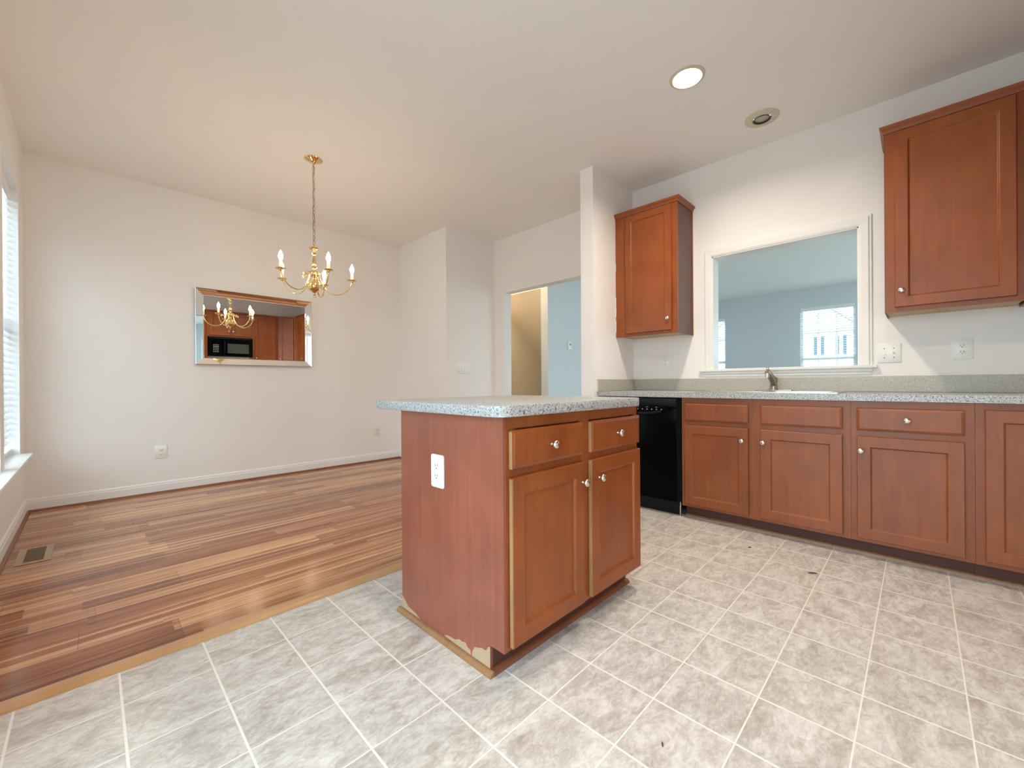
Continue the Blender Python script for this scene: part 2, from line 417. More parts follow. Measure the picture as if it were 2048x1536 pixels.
# stairwell soffit (sloping ceiling over the stairs)
sl = (2.046 - 1.451) / (5.6756 - 4.925)
def sz(x): return 2.046 - sl * (x - 4.925)
bm = prism(NB(), [(4.54, 3.835, 2.42), (4.54, 3.835, 2.50), (8.0, 3.835, 2.50), (8.0, 3.835, .3), (7.2, 3.835, sz(7.2)), (4.54, 3.835, sz(4.54))], (0, 1.118, 0))
struct('trim_1', bm, M_HALL, 'sloping soffit over the stairs behind the doorway')
struct('wall_stair', box(NB(), 4.0, 8.0, 4.83, YM, 0, H), M_HALL, 'warm lit stairwell side wall')
# ceiling with round openings for the recessed lights, one added out of view
L1 = (2.512, .98); L2 = (3.262, .765); L3 = (.95, .05); RL = .079
def ceiling():
    bm = NB(); s = .15; cells = [L1, L2, L3]
    xs = sorted({XW - .16, XL + .15, *[c[0] + d for c in cells for d in (-s, s)]}); ys = sorted({-3.12, YM + .12, *[c[1] + d for c in cells for d in (-s, s)]})
    inside = lambda x, y, z: any(abs(x - c[0]) < s and abs(y - c[1]) < s for c in cells)
    solid_grid(bm, xs, ys, [H, H + .25], inside)
    n = 32
    for c in cells:
        sq, ci = [], []
        for k in range(n):
            a = 2 * math.pi * (k + .5) / n; q = max(abs(math.cos(a)), abs(math.sin(a)))
            sq.append(bm.verts.new((c[0] + s * math.cos(a) / q, c[1] + s * math.sin(a) / q, H))); ci.append(bm.verts.new((c[0] + RL * math.cos(a), c[1] + RL * math.sin(a), H)))
        for k in range(n): bm.faces.new((ci[k], ci[(k + 1) % n], sq[(k + 1) % n], sq[k]))
        co = {0: (1, 1), 1: (-1, 1), 2: (-1, -1), 3: (1, -1)}
        for q, (sx, sy) in co.items():
            k = q * 8 + 3; v = bm.verts.new((c[0] + sx * s, c[1] + sy * s, H)); bm.faces.new((sq[k], sq[(k + 1) % n], v))
    return bm
struct('ceiling', ceiling(), M_CEIL, 'smooth off-white ceiling', recalc=False)

# floors
struct('floor', box(NB(), XW, XK, YB, YE + .03, -.05, 0), M_TILE, 'marbled vinyl tile kitchen floor')
struct('floor.001', box(NB(), XW, XK, YE + .055, YM, -.05, .009), M_PLANK, 'brown wood plank dining floor')
struct('floor.002', box(NB(), XK, XL, -3.0, YM, -.05, .006), M_CARPET, 'beige living room carpet')
bm = prism(NB(), [(XW, YE, 0), (XW, YE, .005), (XW, YE + .012, .010), (XW, YE + .05, .0125), (XW, YE + .062, .012), (XW, YE + .062, 0)], (XK - XW, 0, 0))
struct('trim_2', bm, M_REDUCER, 'pale wooden reducer strip between planks and tiles', smooth=40)

# baseboards with brown shoe mouldings
def base_prof(t=.013, h=.112): return [(0, .009), (t, .009), (t, h - .028), (t * .75, h - .022), (t * .75, h - .012), (t * .35, h - .002), (0, h)]
def shoe_prof(t=.013, r=.017, z=.009):
    return [(t, z)] + [(t + r * math.cos(a), z + r * math.sin(a)) for a in [k * R90 / 5 for k in range(6)]] + [(t, z + r)]
bm = prism(NB(), [(XW, YM - d, z) for d, z in base_prof()], (X1 - XW, 0, 0)); struct('baseboard_back', bm, M_TRIM, 'white baseboard along the mirror wall')
bm = prism(NB(), [(XW, YM - d, z) for d, z in shoe_prof()], (X1 - XW, 0, 0)); struct('trim_3', bm, M_SHOEF, 'brown shoe moulding along the mirror wall', 35)
bm = prism(NB(), [(XW + d, YE + .07, z) for d, z in base_prof()], (0, YM - YE - .07, 0)); struct('baseboard_left', bm, M_TRIM, 'white baseboard under the left window')
bm = prism(NB(), [(XW + d, YE + .07, z) for d, z in shoe_prof()], (0, YM - YE - .07, 0)); struct('trim_4', bm, M_SHOEF, 'brown shoe moulding under the left window', 35)
bm = prism(NB(), [(X1 - d, Y1 - .013, z) for d, z in base_prof()], (0, YM - Y1 + .013, 0)); struct('baseboard_closet', bm, M_TRIM, 'white baseboard on the closet corner')
bm = prism(NB(), [(X1 - d, Y1 - .013, z) for d, z in shoe_prof()], (0, YM - Y1, 0)); struct('trim_5', bm, M_SHOEF, 'brown shoe moulding on the closet corner', 35)
bm = prism(NB(), [(X1, Y1 - d, z) for d, z in base_prof()], (XK - X1, 0, 0)); struct('baseboard_closet.001', bm, M_TRIM, 'white baseboard below the four-gang switch')
bm = prism(NB(), [(XS, YS1 + d, z) for d, z in base_prof()], (XK - XS, 0, 0)); struct('baseboard_stub', bm, M_TRIM, 'white baseboard behind the stub wall')

# ---------------------------------------------------------------- pass-through casing
def casing():
    y0, y1, z0, z1 = PASS; cw = .07; x = XK
    bm = NB(); prof = [(0, 0), (0, .009), (.014, .015), (.05, .018), (.058, .012), (.066, .012), (.070, 0)]
    # mitred: left jamb, head, right jamb; d = distance outward from the opening
    def ring(d, t):
        return [(x - t, y1 + d, z0), (x - t, y1 + d, z1 + d), (x - t, y0 - d, z1 + d), (x - t, y0 - d, z0)]
    rings = [[bm.verts.new(p) for p in ring(d, t)] for d, t in prof]
    for A, B in zip(rings, rings[1:]):
        for i in range(3): bm.faces.new((A[i], A[i + 1], B[i + 1], B[i]))
    for i in (0, 3): bm.faces.new([r[i] for r in rings])
    struct('trim_6', bm, M_TRIM, 'white casing around the pass-through')
    bm = NB()
    for a, b_, c, d in ((y0 - .002, y0 + .008, z0, z1), (y1 - .008, y1 + .002, z0, z1), (y0, y1, z1 - .008, z1 + .002)):
        box(bm, x - .004, x + WT + .004, a, b_, c, d)
    struct('trim_7', bm, M_TRIM, 'white jamb lining of the pass-through')
    bm = NB(); box(bm, x - .032, x + WT + .03, y0 - .092, y1 + .104, z0 - .022, z0, .004)
    box(bm, x - .016, x, y0 - .068, y1 + .074, z0 - .045, z0 - .022, .003)
    box(bm, x - .010, x, y0 - .062, y1 + .068, z0 - .062, z0 - .045, .003)
    struct('trim_8', bm, M_TRIM, 'white stool and apron under the pass-through', 30)
casing()

# ---------------------------------------------------------------- windows on the left wall
def dining_window(n, wn, tilt=50):
    y0, y1, z0, z1 = wn; xg = XW - .125; f = .035
    root = bpy.data.objects.new('window_%d' % n, None); link(root); root.location = (XW, (y0 + y1) / 2, z0); root['kind'] = 'structure'
    root['label'] = 'tall white vinyl window at the left edge of the dining area' if n == 1 else 'neighbouring tall white vinyl window'
    bm = solid_grid(NB(), [xg - .03, xg + .03], [y0, y0 + f, y1 - f, y1], [z0, z0 + f, (z0 + z1) / 2 - .02, (z0 + z1) / 2 + .02, z1 - f, z1],
                    lambda x, y, z: y0 + f < y < y1 - f and (z0 + f < z < (z0 + z1) / 2 - .02 or (z0 + z1) / 2 + .02 < z < z1 - f))
    obj('window_frame', bm, M_VINYLW, root, recalc=False)
    bm = NB(); box(bm, xg - .004, xg + .004, y0 + f, y1 - f, z0 + f, z1 - f); obj('window_pane', bm, M_GLASS, root)
    t = thing('window_blind', 'white horizontal slat blind hanging in the left-edge dining window' if n == 1 else 'white slat blind in the neighbouring dining window', 'blind', (XW - .06, (y0 + y1) / 2, z0 + .01))
    xb = XW - .062
    obj('headrail', box(NB(), xb - .024, xb + .024, y0 + .006, y1 - .006, z1 - .05, z1 - .003, .003), M_BLIND, t)
    bm = NB(); zz = z1 - .075; a = math.radians(tilt); hw = .0245
    while zz > z0 + .07:
        dx, dz = hw * math.cos(a), hw * math.sin(a); nx, nz = -math.sin(a) * .0014, math.cos(a) * .0014
        prism(bm, [(xb - dx + nx, y0 + .008, zz + dz + nz), (xb + dx + nx, y0 + .008, zz - dz + nz), (xb + dx - nx, y0 + .008, zz - dz - nz), (xb - dx - nx, y0 + .008, zz + dz - nz)], (0, y1 - y0 - .016, 0))
        zz -= .0435
    sl_ = obj('slats', bm, M_BLIND, t)
    obj('bottom_rail', box(NB(), xb - .025, xb + .025, y0 + .008, y1 - .008, z0 + .025, z0 + .045, .003), M_BLIND, t)
    for yy in (y0 + .12, y1 - .12):
        for dx in (-.022, .022): obj('ladder_cord', tube(NB(), [(xb + dx, yy, z1 - .05), (xb + dx, yy, z0 + .04)], .0012, 5), M_BLIND, t)
dining_window(1, WIN1); dining_window(2, WIN2)
bm = NB()
for wn in (WIN1, WIN2):
    y0, y1, z0, z1 = wn
    box(bm, XW - .095, XW + .001, y0 - .002, y0 + .005, z0, z1); box(bm, XW - .095, XW + .001, y1 - .005, y1 + .002, z0, z1); box(bm, XW - .095, XW + .001, y0, y1, z1 - .002, z1 + .002)
struct('trim_10', bm, M_VINYLW, 'white jamb lining inside the dining window openings')
bm = NB(); box(bm, XW - .09, XW + .062, 2.88, WIN1[1] - .0, .472, .4995, .005); box(bm, XW, XW + .062, WIN1[1] - .002, 4.66, .472, .4995, .005)
box(bm, XW, XW + .014, 2.90, 4.62, .40, .472, .003)
struct('trim_9', bm, M_TRIM, 'white window stool below the dining windows', 30)
# patio door beside the camera
def patio():
    y0, y1, z0, z1 = PATIO; xg = XW - .09; f = .06; ym = (y0 + y1) / 2
    root = bpy.data.objects.new('door_1', None); link(root); root.location = (XW, ym, 0); root['kind'] = 'structure'; root['label'] = 'sliding glass patio door in the left wall'
    bm = NB()
    for a, b_, dx in ((y0, ym + .03, .02), (ym - .03, y1, -.02)):
        solid_grid(bm, [xg - .018 + dx, xg + .018 + dx], [a, a + f, b_ - f, b_], [z0, z0 + f, z1 - f, z1], lambda x, y, z, a=a, b_=b_: a + f < y < b_ - f and z0 + f < z < z1 - f)
    obj('door_frame', bm, M_VINYLW, root, recalc=False)
    bm = NB(); box(bm, xg + .017, xg + .023, y0 + f, ym + .03 - f, z0 + f, z1 - f); box(bm, xg - .023, xg - .017, ym - .03 + f, y1 - f, z0 + f, z1 - f)
    obj('door_pane', bm, M_GLASS, root)
patio()
# living-room windows, some unseen and added for light
def living_window(n, wn):
    y0, y1, z0, z1 = wn; xg = XL + .09; f = .04; zm = 1.43
    root = bpy.data.objects.new('window_%d' % n, None); link(root); root.location = (XL, (y0 + y1) / 2, z0); root['kind'] = 'structure'
    root['label'] = 'living room window, ' + {3: 'right side of the pass-through view', 4: 'left edge of the pass-through view', 5: 'first added one, unseen behind the kitchen wall', 6: 'farthest added one, unseen behind the kitchen wall'}[n]
    bm = solid_grid(NB(), [xg - .025, xg + .025], [y0, y0 + f, y1 - f, y1], [z0, z0 + f, zm - .025, zm + .025, z1 - f, z1],
                    lambda x, y, z: y0 + f < y < y1 - f and (z0 + f < z < zm - .025 or zm + .025 < z < z1 - f))
    for k in (1, 2):
        yy = y0 + (y1 - y0) * k / 3; box(bm, xg - .01, xg + .01, yy - .009, yy + .009, z0, z1)
    for zz in ((zm + z1) / 2, (z0 + zm) / 2): box(bm, xg - .01, xg + .01, y0, y1, zz - .009, zz + .009)
    obj('window_frame', bm, M_VINYLW, root, recalc=False)
    bm = NB(); box(bm, xg - .004, xg + .004, y0 + f, y1 - f, z0 + f, z1 - f); obj('window_pane', bm, M_GLASS, root)
    if n > 4: return
    t = thing('window_blind', 'open white slat blind in the living room window, ' + {3: 'right side of the pass-through view', 4: 'left edge of the pass-through view', 5: 'first added one, unseen behind the kitchen wall', 6: 'farthest added one, unseen behind the kitchen wall'}[n], 'blind', (XL + .02, (y0 + y1) / 2, z0 + .01))
    xb = XL + .03
    obj('headrail', box(NB(), xb - .035, xb + .02, y0 + .004, y1 - .004, z1 - .07, z1 - .002, .003), M_BLIND, t)
    bm = NB(); zz = z1 - .09
    while zz > z0 + .05:
        box(bm, xb - .024, xb + .024, y0 + .006, y1 - .006, zz - .0045, zz + .0045); zz -= .046
    obj('slats', bm, M_BLIND, t)
    for yy in (y0 + .1, y1 - .1): obj('ladder_cord', tube(NB(), [(xb - .024, yy, z1 - .06), (xb - .024, yy, z0 + .04)], .0015, 5), M_BLIND, t)
living_window(3, WL1); living_window(4, WL2); living_window(5, WL3); living_window(6, WL4)

# ================================================================ CABINET PARTS
def knob(p, n, parent, m=M_NICKEL, r=.0155):
    bm = lathe(NB(), p, [(.0065, -.001), (.0065, .003), (.0045, .006), (.0045, .013), (.008, .016), (r, .020), (r, .0235), (r * .82, .0275), (r * .4, .0295), (.0001, .030)], 20, n)
    return obj('knob', bm, m, parent, smooth=50)
DOORP = [(0, .001), (0, .0155), (.003, .019), (.0565, .019), (.060, .0165), (.0625, .0115), (.0655, .010)]
DRAWP = [(0, .001), (0, .0125), (.002, .0145), (.012, .019), (.014, .019)]
def front(name, C, Rv, Nv, wd, hg, parent, m, prof=DOORP):
    bm = nested(NB(), C, Rv, (0, 0, 1), Nv, wd, hg, prof)
    return obj(name, bm, m, parent)
def front_x(name, x, ya, yb, za, zb, parent, m, prof=DOORP):       # faces -x
    return front(name, (x, (ya + yb) / 2, (za + zb) / 2), (0, -1, 0), (-1, 0, 0), abs(yb - ya), zb - za, parent, m, prof)
def front_y(name, y, xa, xb, za, zb, parent, m, prof=DOORP, s=-1):  # faces s*y
    return front(name, ((xa + xb) / 2, y, (za + zb) / 2), (-s, 0, 0), (0, s, 0), abs(xb - xa), zb - za, parent, m, prof)

# ================================================================ KITCHEN ISLAND
IX0, IX1, IY0, IY1 = .944, 1.852, .972, 1.605
isl = thing('kitchen_island', 'cherry-stained wooden kitchen island cabinet with two drawers and two doors', 'island cabinet', ((IX0 + IX1) / 2, (IY0 + IY1) / 2, 0))
bm = NB(); box(bm, IX0 + .012, IX1 - .006, IY0 + .02, IY1, .1, .8755); box(bm, IX0 + .012, IX1 - .012, IY0 + .078, IY1, .001, .1)
obj('carcass', bm, M_WOOD, isl)
# face frame
FX = [IX0, IX0 + .045, 1.372, 1.437, IX1 - .04, IX1]
bm = solid_grid(NB(), [IX0 + .002, 1.0, 1.372, 1.437, IX1 - .04, IX1], [IY0, IY0 + .02], [.0975, .14, .655, .715, .835, .8755], lambda x, y, z: (1.0 < x < 1.372 or 1.437 < x < IX1 - .04) and (.14 < z < .655 or .715 < z < .835))
obj('face_frame', bm, M_WOOD, isl, recalc=False)
# side veneer with toe notch
pts = [(IX0, IY0 - .001, .0975), (IX0, IY0 - .001, .8755), (IX0, IY1, .8755), (IX0, IY1, .001), (IX0, IY0 + .068, .001), (IX0, IY0 + .068, .0975)]
sp = obj('side_panel', prism(NB(), pts, (.012, 0, 0)), M_PANEL, isl); sp['label'] = 'pinkish-brown veneer side panel'
pts = [(IX1 - .006, IY0, .0975), (IX1 - .006, IY0, .8755), (IX1 - .006, IY1, .8755), (IX1 - .006, IY1, .001), (IX1 - .006, IY0 + .068, .001), (IX1 - .006, IY0 + .068, .0975)]
obj('side_panel', prism(NB(), pts, (.006, 0, 0)), M_PANEL, isl)
obj('toe_kick', box(NB(), IX0 + .012, IX1 - .006, IY0 + .066, IY0 + .078, .001, .0975), M_TOE, isl)
# peeled veneer near the floor
def chip(pts):
    return prism(NB(), [(IX0 - .0012, y, z) for y, z in pts], (.0012, 0, 0))
rr = random.Random(2)
c1 = [(IY0 + .068, .02), (IY0 + .068, .093), (IY0 + .078, .089), (IY0 + .085, .075), (IY0 + .098, .070), (IY0 + .108, .072), (IY0 + .130, .063), (IY0 + .148, .058), (IY0 + .160, .040), (IY0 + .165, .02)]
c2 = [(IY0 + .17, .02), (IY0 + .172, .036), (IY0 + .19, .040), (IY0 + .20, .052), (IY0 + .22, .046), (IY0 + .235, .049), (IY0 + .26, .036), (IY0 + .31, .032), (IY0 + .33, .022)]
c3 = [(IY1 - .14, .02), (IY1 - .10, .032), (IY1 - .05, .038), (IY1 - .025, .055), (IY1 - .001, .07), (IY1 - .001, .02)]
for c in (c1, c2, c3): o = obj('peeled_veneer', chip(c), M_CHIP, isl); o['label'] = 'bare patch where the veneer has peeled'
# oak shoe mouldings
def quarter(r=.018, z=0): return [(0, z)] + [(r * math.cos(a), z + r * math.sin(a)) for a in [k * R90 / 5 for k in range(6)]]
bm = prism(NB(), [(IX0 - d, IY0 + .048, z) for d, z in quarter()], (0, IY1 - IY0 - .030, 0)); o = obj('shoe_moulding', bm, M_SHOE, isl, smooth=40)
bm = prism(NB(), [(IX0 + .0002, IY0 + .066 - d, z) for d, z in quarter()], (IX1 - IX0 + .004, 0, 0)); obj('shoe_moulding', bm, M_SHOEF, isl, smooth=40)
# fronts
yf = IY0
DX = [(.970, 1.380), (1.432, 1.844)]
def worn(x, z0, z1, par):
    o = obj('worn_daylit_edge', box(NB(), x - .0009, x - .0001, yf - .0175, yf - .003, z0 + .003, z1 - .003), M_WORN_LIT, par); o['label'] = 'pale edge, stain worn and daylight painted into the colour'
for i, (a, b_) in enumerate(DX):
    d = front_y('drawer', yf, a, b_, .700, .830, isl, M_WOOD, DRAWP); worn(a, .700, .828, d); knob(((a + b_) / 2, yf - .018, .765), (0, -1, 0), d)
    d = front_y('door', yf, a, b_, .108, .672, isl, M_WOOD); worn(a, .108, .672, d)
    knob((b_ + -.012 if i == 0 else a + .055, yf - .018, .592), (0, -1, 0), d)
# outlet cover on the side
bm = nested(NB(), (IX0, 1.335, .648), (0, -1, 0), (0, 0, 1), (-1, 0, 0), .082, .128, [(0, 0), (0, .003), (.003, .0055)], r=.009, seg=4)
pl = obj('outlet_cover', bm, M_WHITE, isl, smooth=40); pl['label'] = 'bright white plastic outlet cover'
def recept(C, Rv, Nv, parent, off=.0055, m=M_WHITE, deep=True):
    """one duplex receptacle: two rounded faces with slots"""
    C = Vector(C); Rv = Vector(Rv); Nv = Vector(Nv); U = Vector((0, 0, 1))
    for s in (-1, 1):
        c = C + U * s * .0195 + Nv * off
        o = obj('receptacle', nested(NB(), c, Rv, U, Nv, .034, .028, [(0, -.001), (0, .0012), (.001, .002)], r=.012, seg=4), m, parent, smooth=40)
        for a, b_, wd, hg in ((-.0065, .004, .0022, .008), (.0065, .004, .0022, .008), (0, -.007, .0045, .0045)):
            obj('slot', nested(NB(), c + Rv * a + U * b_, Rv, U, Nv, wd, hg, [(0, .001), (0, .0026)]), M_SLOT, o if deep else parent)
recept((IX0, 1.335, .648), (0, -1, 0), (-1, 0, 0), pl, deep=False)

# island countertop
def slab(bm, pts2, z0, z1, bev=.006):
    A = [bm.verts.new((x, y, z0)) for x, y in pts2]; f = bm.faces.new(A)
    ex = bmesh.ops.extrude_face_region(bm, geom=[f]); vs = [g for g in ex['geom'] if isinstance(g, bmesh.types.BMVert)]
    bmesh.ops.translate(bm, vec=(0, 0, z1 - z0), verts=vs)
    top = [e for e in bm.edges if all(v.co.z > z1 - 1e-5 for v in e.verts) or all(v.co.z < z0 + 1e-5 for v in e.verts)]
    bmesh.ops.bevel(bm, geom=top, offset=bev, segments=2, affect='EDGES', profile=.5)
    return bm
def rounded_pts(x0, x1, y0, y1, r, seg=8):
    cx, cy = (x0 + x1) / 2, (y0 + y1) / 2
    return [(cx + a, cy + b_) for a, b_ in rrect(x1 - x0, y1 - y0, r, seg)]
bm = slab(NB(), rounded_pts(.908, 1.862, .945, 1.80, .055), .876, .9145, .004)
tag(obj('island_countertop', bm, M_LAM, None, ((IX0 + IX1) / 2, 1.37, .876), smooth=30), 'speckled grey laminate slab with rounded corners on the kitchen island', 'countertop')

# ================================================================ BASE CABINETS ALONG THE WALL
XF = 3.03
ZB = .088
def base_unit(ya, yb, label, opens, name='base_cabinet'):
    """ya > yb ; opens = list of (y_left, y_right, kind) kind d: drawer+door, f: false front+door, t: tall door ; knob side"""
    t = thing(name, label, 'cabinet', (3.34, (ya + yb) / 2, 0), None)
    bm = NB()
    if ya > 1: solid_grid(bm, [XF + .018, 3.06, 3.56, XK - .002], [yb + .0005, .33, 1.18, ya - .0005], [ZB, .72, .8755], lambda x, y, z: 3.06 < x < 3.56 and .33 < y < 1.18 and z > .72)
    else: box(bm, XF + .018, XK - .002, yb + .0005, ya - .0005, ZB, .8755)
    obj('carcass', bm, M_WOODB, t)
    obj('plinth', box(NB(), XF + .09, XK - .002, yb + .0005, ya - .0005, .001, ZB), M_TOE, t)
    ys = sorted({yb + .0005, ya - .0005, *[o[0] - .012 for o in opens], *[o[1] + .012 for o in opens]})
    def emp(x, y, z):
        for o in opens:
            if o[1] + .012 < y < o[0] - .012:
                if o[2] == 't': return .13 < z < .82
                return .13 < z < .66 or .72 < z < .82
        return False
    obj('face_frame', solid_grid(NB(), [XF, XF + .018], ys, [ZB, .13, .66, .72, .82, .8755], emp), M_WOODB, t, recalc=False)
    for (a, b_, k, side, dk) in opens:
        if k == 't': d = front_x('door', XF, a, b_, .112, .842, t, M_WOODB)
        else:
            dr = front_x('drawer' if dk else 'false_drawer_front', XF, a, b_, .712, .836, t, M_WOODB, DRAWP)
            if dk: knob((XF - .018, (a + b_) / 2, .776), (-1, 0, 0), dr)
            d = front_x('door', XF, a, b_, .108, .678, t, M_WOODB)
        if side: knob((XF - .018, a - .018 if side == 'L' else b_ + .035, .598), (-1, 0, 0), d)
    obj('toe_kick', box(NB(), XF + .078, XF + .09, yb + .0005, ya - .0005, .001, ZB), M_TOE, t)
    o = obj('shoe_moulding', prism(NB(), [(XF + .078 - d, yb + .0005, z) for d, z in quarter(.014)], (0, ya - yb - .001, 0)), M_SHOE, t, smooth=40)
    return t
base_unit(1.237, .276, 'cherry base cabinet with two false drawer fronts and two doors under the sink', [(1.212, .797, 'f', 'R', False), (.728, .312, 'f', 'L', False)])
base_unit(.276, -.196, 'cherry base cabinet with one knobbed drawer over one door, right of the sink cabinet', [(.249, -.162, 'd', 'L', True)])
base_unit(-.196, -.998, 'cherry corner base cabinet with full-height door at the right edge', [(-.228, -.60, 't', None, False)])
# filler beside stub wall
t = thing('cabinet_filler', 'narrow cherry filler panel between dishwasher and stub wall', 'filler panel', (3.3, 1.91, 0))
obj('panel', box(NB(), XF, XK - .002, 1.878, YS0 - .001, .001, .8755), M_WOODB, t)

# ---------------------------------------------------------------- countertop + backsplash
SK = (.385, 1.125, 3.105, 3.515)
XC = XF - .025
ct = thing('kitchen_countertop', 'long speckled grey laminate worktop with backsplash along the kitchen wall', 'countertop', (3.3, .5, .876))
bm = solid_grid(NB(), [XC, SK[2], SK[3], XK - .001], [YB + .001, SK[0], SK[1], YS0 - .001], [.876, .914], lambda x, y, z: SK[2] < x < SK[3] and SK[0] < y < SK[1])
es = [e for e in bm.edges if all(abs(v.co.x - XC) < 1e-5 for v in e.verts) and abs(e.verts[0].co.z - e.verts[1].co.z) < 1e-5]
bmesh.ops.bevel(bm, geom=es, offset=.004, segments=2, affect='EDGES')
obj('worktop', bm, M_LAM, ct)
bm = NB(); box(bm, XK - .02, XK - .001, YB + .001, YS0 - .001, .9143, 1.018, .003); o = obj('backsplash', bm, M_SPLASH, ct); o['label'] = 'speckled greige backsplash strip'
bm = NB(); box(bm, XS + .037, XK - .0205, YS0 - .02, YS0 - .001, .9143, 1.018, .003); o = obj('side_splash', bm, M_SPLASH, ct)
bm = NB(); rr = random.Random(7); z = .9145
while z < 1.012:
    h = rr.uniform(.008, .02); box(bm, XS + .037 - rr.uniform(.002, .006), XS + .0365, YS0 - .012, YS0 - .001, z, min(z + h, 1.016)); z += h * .95
obj('caulk_line', bm, M_CAULK, ct)

# ---------------------------------------------------------------- sink
sk = thing('kitchen_sink', 'stainless steel double-bowl drop-in sink in the kitchen worktop', 'sink', (3.31, .755, .75))
rim = NB(); yc = (SK[0] + SK[1]) / 2; xc = (SK[2] + SK[3]) / 2
# rim deck with two bowl holes
ysr = [SK[0] - .045, SK[0] + .012, yc - .014, yc + .014, SK[1] - .012, SK[1] + .045]; xsr = [SK[2] - .035, SK[2] + .012, SK[3] - .055, SK[3] + .035]
solid_grid(rim, xsr, ysr, [.9145, .9195], lambda x, y, z: SK[2] + .012 < x < SK[3] - .055 and (SK[0] + .012 < y < yc - .014 or yc + .014 < y < SK[1] - .012))
es = [e for e in rim.edges if all(v.co.z > .919 for v in e.verts)]
obj('rim', rim, M_STEEL, sk)
for a, b_ in ((SK[0] + .012, yc - .014), (yc + .014, SK[1] - .012)):
    bm = nested(NB(), ((SK[2] + .012 + SK[3] - .055) / 2, (a + b_) / 2, .9165), (1, 0, 0), (0, 1, 0), (0, 0, 1), SK[3] - .055 - SK[2] - .012, b_ - a, [(0, 0), (.008, -.01), (.014, -.13), (.03, -.15), (.06, -.152)], back=False)
    bo = obj('bowl', bm, M_STEEL, sk)
    obj('drain', lathe(NB(), ((SK[2] + SK[3] - .043) / 2, (a + b_) / 2, .7645), [(.04, 0), (.04, .003), (.03, .004), (.028, .001)], 20), M_CHROME, bo, smooth=40)
# ---------------------------------------------------------------- faucet
FXp, FY = 3.535, .763
fa = thing('kitchen_faucet', 'single-lever bronze-toned steel faucet standing behind the sink', 'faucet', (FXp, FY, .92))
obj('base_plate', box(NB(), FXp - .028, FXp + .028, FY - .115, FY + .115, .9198, .9275, .003), M_STEEL, fa, smooth=40)
obj('body', lathe(NB(), (FXp, FY, .9275), [(.030, 0), (.030, .008), (.024, .012), (.023, .055), (.026, .062), (.026, .085), (.018, .094), (.0, .097)], 24), M_FAUCET, fa, smooth=40)
sp = [(FXp - .01, FY, .968), (FXp - .05, FY, 1.0), (FXp - .10, FY, 1.026), (FXp - .15, FY, 1.044), (FXp - .19, FY, 1.052)]
obj('spout', tube(NB(), sp, [.019, .019, .0175, .016, .015], 14), M_FAUCET, fa, smooth=50)
obj('aerator', lathe(NB(), (FXp - .182, FY, 1.018), [(.013, 0), (.0135, .012), (.0145, .028)], 18), M_CHROME, fa, smooth=50)
lv = obj('lever', tube(NB(), [(FXp, FY, 1.018), (FXp + .002, FY + .012, 1.045), (FXp, FY + .028, 1.068), (FXp - .004, FY + .036, 1.080)], [.009, .006, .0055, .006], 10), M_FAUCET, fa, smooth=50)
obj('lever_ball', lathe(NB(), (FXp - .005, FY + .037, 1.071), [(.0001, 0), (.009, .003), (.0125, .012), (.009, .021), (.0001, .024)], 16), M_CHROME, lv, smooth=50)

# ---------------------------------------------------------------- dishwasher
DY0, DY1 = 1.262, 1.872; DXF = 3.008
dw = thing('dishwasher', 'black built-in dishwasher with curved control strip left of the sink cabinet', 'dishwasher', (3.3, 1.565, 0))
obj('tub_body', box(NB(), DXF + .03, XK - .01, DY0 - .015, DY1, .05, .874), M_BLACKM, dw)
obj('door_panel', box(NB(), DXF, DXF + .03, DY0 + .006, DY1 - .004, .105, .80, .006), M_BLACK, dw, smooth=30)
cp = obj('control_panel', box(NB(), DXF - .004, DXF + .03, DY0 + .006, DY1 - .004, .803, .868, .005), M_BLACKM, dw, smooth=30)
ym = (DY0 + DY1) / 2; N = 20; half = .27
arc = [(ym + half * math.cos(math.pi * k / N), .806 + .010 * math.sin(math.pi * k / N)) for k in range(N + 1)] + [(ym - half * math.cos(math.pi * k / N), .806 - .050 * math.sin(math.pi * k / N)) for k in range(1, N)]
cl = obj('control_lens', prism(NB(), [(DXF - .010, y, z) for y, z in arc], (.010, 0, 0)), M_BLACK, dw)
for k in range(11):
    yy = ym + .19 - k * .038
    obj('button', lathe(NB(), (DXF - .0101, yy, .783), [(.0045, 0), (.0045, .0012)], 12, (-1, 0, 0)), M_GREYP, cl)
    if k % 2: obj('button_legend', box(NB(), DXF - .0112, DXF - .010, yy - .008, yy + .010, .7985, .8012), M_GREYP, cl)
hd = [(DXF - .012 + .006 * abs(k / 6), ym + .026 * k * 1.2, .748 + .0006 * k * k) for k in range(-6, 7)]
obj('handle_lip', tube(NB(), hd, .010, 10), M_BLACKM, dw, smooth=50)
obj('edge_strip', box(NB(), DXF + .004, DXF + .012, DY0 - .0005, DY0 + .004, .11, .866), M_BLACKM, dw)
obj('kick_plate', box(NB(), DXF + .05, DXF + .06, DY0, DY1, .004, .10), M_BLACKM, dw)
bm = NB(); tube(bm, [(DXF + .035, DY0 - .008, .11), (DXF + .03, DY0 - .008, .07), (DXF + .032, DY0 - .006, .012)], .005, 8)
lathe(bm, (DXF + .032, DY0 - .006, .0005), [(.011, 0), (.011, .008), (.005, .012)], 14); obj('levelling_foot', bm, M_STEEL, dw, smooth=50)

